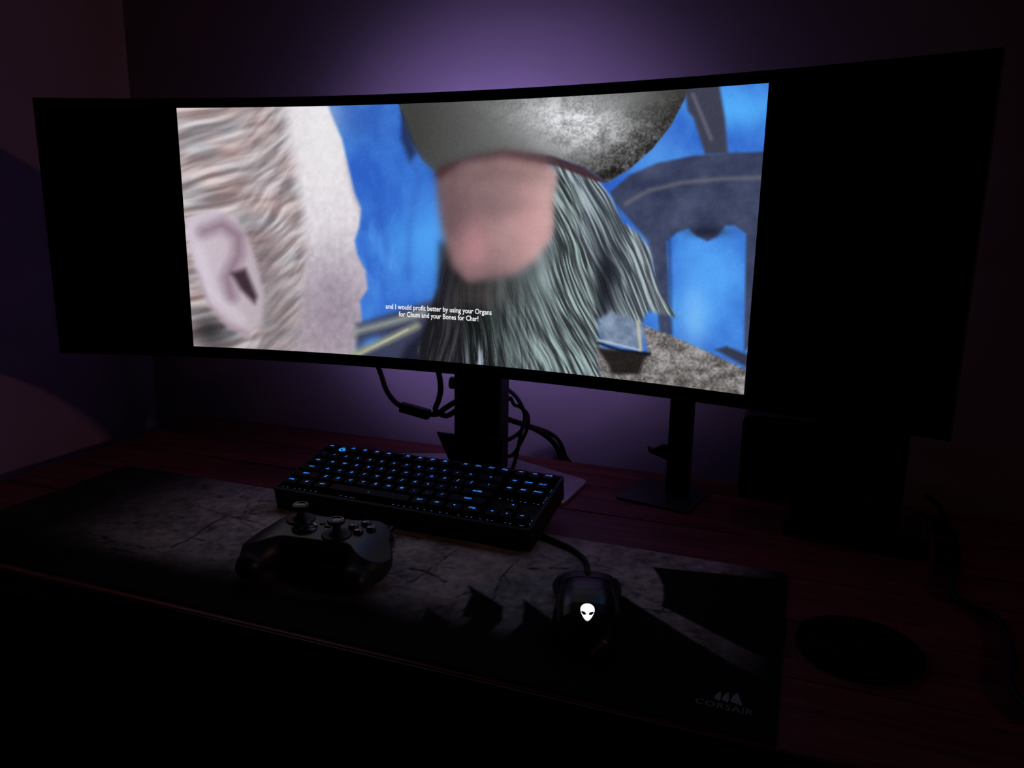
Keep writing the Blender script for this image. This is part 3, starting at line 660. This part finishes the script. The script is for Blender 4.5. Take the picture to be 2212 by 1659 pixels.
# glowing round emblem beside the escape key
def arc(c, r0, r1, a0, a1, n=18, sx=1.0):
    a = [math.radians(a0 + (a1 - a0) * k / n) for k in range(n + 1)]
    return [(c[0] + sx * r1 * math.cos(t), c[1] + r1 * math.sin(t)) for t in a] + [(c[0] + sx * r0 * math.cos(t), c[1] + r0 * math.sin(t)) for t in a[::-1]]
lg = kpart('lit_emblem', flat([arc((0, 0), .0028, .0052, 62, 318), [(.0002, .0008), (.0054, .0008), (.0054, -.0042), (.0034, -.0030), (.0034, -.0012), (.0002, -.0012)]], 0), M['logo_blue'], 1.40 * U, .0005, -.0035)
lg['label'] = 'glowing blue letter G emblem'
kpart('emblem_base', prism(round_poly([(-.0085, -.0075), (.0085, -.0075), (.0085, .0075), (-.0085, .0075)], .003), -.009, -.0001), M['matte'], 1.40 * U, .0005, -.0037)
# light leaking along the front of the bottom row and round the arrow keys
gl = mesh('glint', [(-.0011, -.0004, 0), (.0011, -.0004, 0), (.0011, .0004, 0), (-.0011, .0004, 0)], [(0, 1, 2, 3)])
for x in (.35, .7, 1.3, 1.7, 2.1, 2.6, 3.0, 5.0, 5.4, 5.8, 6.0, 9.0, 9.4, 9.8, 10.3, 10.8, 11.3, 11.8, 12.4, 12.9, 13.7, 14.3, 14.6, 15.2, 15.7, 16.0, 16.9, 17.2, 17.9, 18.05):
    kpart('backlight_glint', gl, M['blue_dim'], x * U, -5.25 * U - .0113, -.0052)
for x, y in ((15.35, 2.88), (15.9, 2.88), (16.2, 2.88), (16.8, 2.88), (17.1, 2.88), (17.7, 2.88), (18.0, 2.86)):
    kpart('backlight_glint', gl, M['blue_dim'], x * U, -y * U, -.0095)
gl2 = mesh('glint', [(-.0004, -.0014, 0), (.0004, -.0014, 0), (.0004, .0014, 0), (-.0004, .0014, 0)], [(0, 1, 2, 3)])
for y in (1.0, 1.25, 2.0, 2.3, 2.65, 4.9, 5.3): kpart('backlight_glint', gl2, M['blue_dim'], 18.30 * U, -y * U, -.0085)
for y in (1.5, 1.75): kpart('backlight_glint', gl2, M['blue_dim'], 15.13 * U, -y * U, -.0085)

# ------------------------------------------------------------------ mouse
ms = thing('computer_mouse', 'black computer mouse with a glowing white alien head emblem', 'mouse', (.2725, -.2600, PT), .257)
def m_w(y):   # half width along the length (y forward)
    y = np.where(np.asarray(y) < 0, np.asarray(y) / 1.1, y)
    return np.interp(y, [-.076, -.067, -.05, -.025, 0, .02, .035, .045, .052, .0595, .063], [.006, .021, .029, .0315, .0305, .0305, .0335, .0350, .0325, .0275, .0235])
def m_h(y):
    y = np.where(np.asarray(y) < 0, np.asarray(y) / 1.1, y)
    return np.interp(y, [-.076, -.068, -.060, -.05, -.04, -.03, -.02, -.005, .02, .04, .055, .063], [.009, .0185, .0255, .0320, .0360, .0383, .0392, .0380, .0315, .0250, .0195, .0150])
def m_field(Xm, Ym, Zm, grow=0.0):
    w, h = m_w(Ym) + grow, m_h(Ym) + grow; fr = .0625 - .10 * np.abs(np.abs(Xm) - .016) * .0 + np.where(np.abs(Xm) < .02, -.0035 * (1 - np.abs(Xm) / .02), 0) + grow
    q = ((np.abs(Xm) / w) ** 3.2 + (np.maximum(Zm, 0) / h) ** 2.6) ** (1 / 2.8) - 1
    return np.maximum(np.maximum(q * .022, -Zm + .001), np.maximum(Ym - fr, -.0843 - Ym))
hh = .0011
(Xm, Ym, Zm), og = grid3((-.037, -.088, 0), (.037, .065, .041), hh)
body = surface_nets(np.maximum(m_field(Xm, Ym, Zm), np.minimum(.004 - Ym, 0) * 0 - 1), og, hh); obj('body', body, M['shell'], ms)
for nm, sgn in (('left_button', -1), ('right_button', 1)):
    F = np.maximum(m_field(Xm, Ym, Zm, .0009), -np.minimum(m_field(Xm, Ym, Zm, -.0014), 9)); F = np.maximum(F, np.maximum(.0012 - sgn * Xm, sgn * Xm - .0265)); F = np.maximum(F, np.maximum(.012 - Ym, .006 - Zm))
    obj(nm, surface_nets(F, og, hh), M['black'], ms)
for sgn in (-1, 1):
    F = np.maximum(m_field(Xm, Ym, Zm, .0013), -m_field(Xm, Ym, Zm, -.002)); F = np.maximum(F, np.maximum(.0285 - sgn * Xm, np.maximum(Zm - .020, .004 - Zm))); F = np.maximum(F, np.maximum(-.03 - Ym, Ym - .056))
    obj('side_grip', surface_nets(F, og, hh), M['matte'], ms)
obj('scroll_wheel', lathe([(.009, -.0030), (.0105, -.002), (.0105, .002), (.009, .0030)], 24, 'x', (0, .030, .0225)), M['rubber'], ms)
obj('cable_strain_relief', tube([(0, .056, .009), (0, .066, .009), (0, .074, .008)], .0032), M['rubber'], ms)
# lit alien head on the hump
HY = -.0545
def on_hump(x, y, up=.0006):
    h = float(m_h(y)); w = float(m_w(y)); q = max(0.0, 1 - (abs(x) / w) ** 3.2) ** (1 / 2.6); return (x, y, h * q + up)
prof = [(0, 1.0), (.20, .985), (.40, .93), (.58, .83), (.72, .70), (.82, .54), (.87, .36), (.88, .18), (.85, 0), (.79, -.18), (.69, -.38), (.56, -.58), (.40, -.78), (.22, -.93), (.08, -.995)]
outl = [(x * .0074, y * .0086) for x, y in prof] + [(-x * .0074, y * .0086) for x, y in prof[::-1] if x > 0]
hv = [on_hump(0, HY)] ; hf = []; NR = 5
for r_ in range(1, NR + 1): hv += [on_hump(x * r_ / NR, HY + y * r_ / NR) for x, y in outl]
n_ = len(outl)
for k in range(n_): hf.append((0, 1 + (k + 1) % n_, 1 + k))
for r_ in range(NR - 1): hf += [(1 + r_ * n_ + k, 1 + r_ * n_ + (k + 1) % n_, 1 + (r_ + 1) * n_ + (k + 1) % n_, 1 + (r_ + 1) * n_ + k) for k in range(n_)]
em = obj('lit_emblem', mesh('head', hv, hf), M['white_led'], ms); em['label'] = 'glowing white alien head emblem with two slanted eyes'
for sgn in (-1, 1):
    ev = []
    for k in range(14):
        t = 2 * math.pi * k / 14; a, b_ =   .0024 * math.cos(t), .0010 * math.sin(t) * (1.2 - .4 * math.cos(t)); rt = .52
        ev.append(on_hump(sgn * (.0036 + a * math.cos(rt) - b_ * math.sin(rt)), HY - .0022 + a * math.sin(rt) + b_ * math.cos(rt), .0011))
    obj('eye', mesh('eye', ev, [tuple(range(14)) if sgn > 0 else tuple(range(13, -1, -1))]), M['black'], em)
cable('mouse_cable', 'black cable running from the mouse to behind the keyboard corner', [(.2540, -.1890, .0115), (.2500, -.174, .0085), (.2450, -.158, .0070), (.236, -.142, .0066), (.215, -.122, .0066), (.184, -.106, .0066), (.160, -.094, .0066), (.13, -.085, .0066)], .0032)

# ------------------------------------------------------------------ game controller
gc = thing('game_controller', 'black wireless game controller with two thumbsticks lying on the mouse pad', 'controller', (-.0225, -.268, PT), .107)
hh = .0014
(Xc, Yc, Zc), og = grid3((-.083, -.072, 0), (.083, .05, .052), hh)
F = capsule(Xc, Yc, Zc, (-.040, .018, .030), (.040, .018, .030), .021, .021)
F = smin(F, capsule(Xc, Yc, Zc, (-.028, -.0125, .0300), (.028, -.0125, .0300), .0185, .0185), .012)
for s_ in (-1, 1):
    F = smin(F, capsule(Xc, Yc, Zc, (s_ * .048, .014, .029), (s_ * .061, -.020, .026), .0235, .0200), .016)
    F = smin(F, capsule(Xc, Yc, Zc, (s_ * .061, -.020, .026), (s_ * .0605, -.053, .0185), .0198, .0150), .018)
F = np.maximum(F, (Zc - .0455 - .10 * (Yc - .0) * .5 + 9.0 * np.maximum(np.abs(Xc) - .045, 0) ** 2) * .9)
F = np.maximum(F, .002 - Zc)
obj('body', surface_nets(F, og, hh), M['pad_black'], gc)
def top_z(x, y): return .0455 + .05 * y - 9.0 * max(abs(x) - .045, 0) ** 2
for s_, nm in ((-1, 'left_trigger'), (1, 'right_trigger')):
    obj(nm, rbox((s_ * .046, .040, .020), (.032, .020, .018), .006, 3), M['black'], gc)
    obj(nm.replace('trigger', 'bumper'), rbox((s_ * .044, .034, .0375), (.042, .014, .010), .004, 3), M['gloss'], gc)
def stick(x, y):
    z = top_z(x, y); t = obj('thumbstick', lathe([(.0048, -.004), (.0042, .010), (.0050, .0135)], 24), M['matte'], gc, (x, y, z), (.03, 0, 0))
    obj('socket', lathe([(.0160, -.003), (.0165, .0006), (.0150, .0014), (.0125, .0005), (.0085, .0012), (.006, .0048)], 36), M['matte'], t)
    obj('cap', lathe([(.0058, .0128), (.0092, .0140), (.0096, .0160), (.0090, .0178), (.0078, .0182), (.0068, .0172), (.003, .0168)], 36), M['gloss'], t)
    return t
stick(-.0385, .017); stick(.0185, -.0090)
dp = obj('direction_pad', lathe([(.0138, -.002), (.0140, .0016), (.0130, .0030), (.0060, .0012), (.001, .0009)], 12), M['button'], gc, (-.0225, -.0040, top_z(-.0225, -.0040)))
dp.data.polygons.foreach_set('use_smooth', [False] * len(dp.data.polygons))
obj('cross', flat([[(-.0030, -.0108), (.0030, -.0108), (.0030, -.0030), (.0108, -.0030), (.0108, .0030), (.0030, .0030), (.0030, .0108), (-.0030, .0108), (-.0030, .0030), (-.0108, .0030), (-.0108, -.0030), (-.0030, -.0030)]], .0036), M['button'], dp)
LET = {'A': (.10, .16, .08), 'B': (.26, .06, .08), 'X': (.08, .12, .28), 'Y': (.24, .21, .08)}
for c, (dx, dy) in {'A': (0, -.0105), 'B': (.0105, 0), 'X': (-.0105, 0), 'Y': (0, .0105)}.items():
    x, y = .0385 + dx, .012 + dy
    bt = obj('face_button', lathe([(.0057, -.002), (.0057, .0022), (.0050, .0034), (.0032, .0041), (.001, .0043)], 24), M['button'], gc, (x, y, top_z(x, y)))
    tm = text_mesh(c, .0062, .0001, res=2)
    obj('letter', tm, mat('letter_' + c.lower(), LET[c], .4), bt, (0, 0, .0046))
for x, y in ((-.0095, .0125), (.0095, .0125)): obj('menu_button', lathe([(.0034, -.001), (.0034, .0008), (.0024, .0014)], 18), M['gloss'], gc, (x, y, top_z(x, y)))
obj('share_button', rbox((0, .006, top_z(0, .006)), (.008, .0036, .0018), .0008), M['gloss'], gc)
obj('guide_button', lathe([(.0078, -.002), (.0078, .0012), (.0064, .0022)], 28, 'z', (0, .0265, top_z(0, .0265) - .003)), M['gloss'], gc)
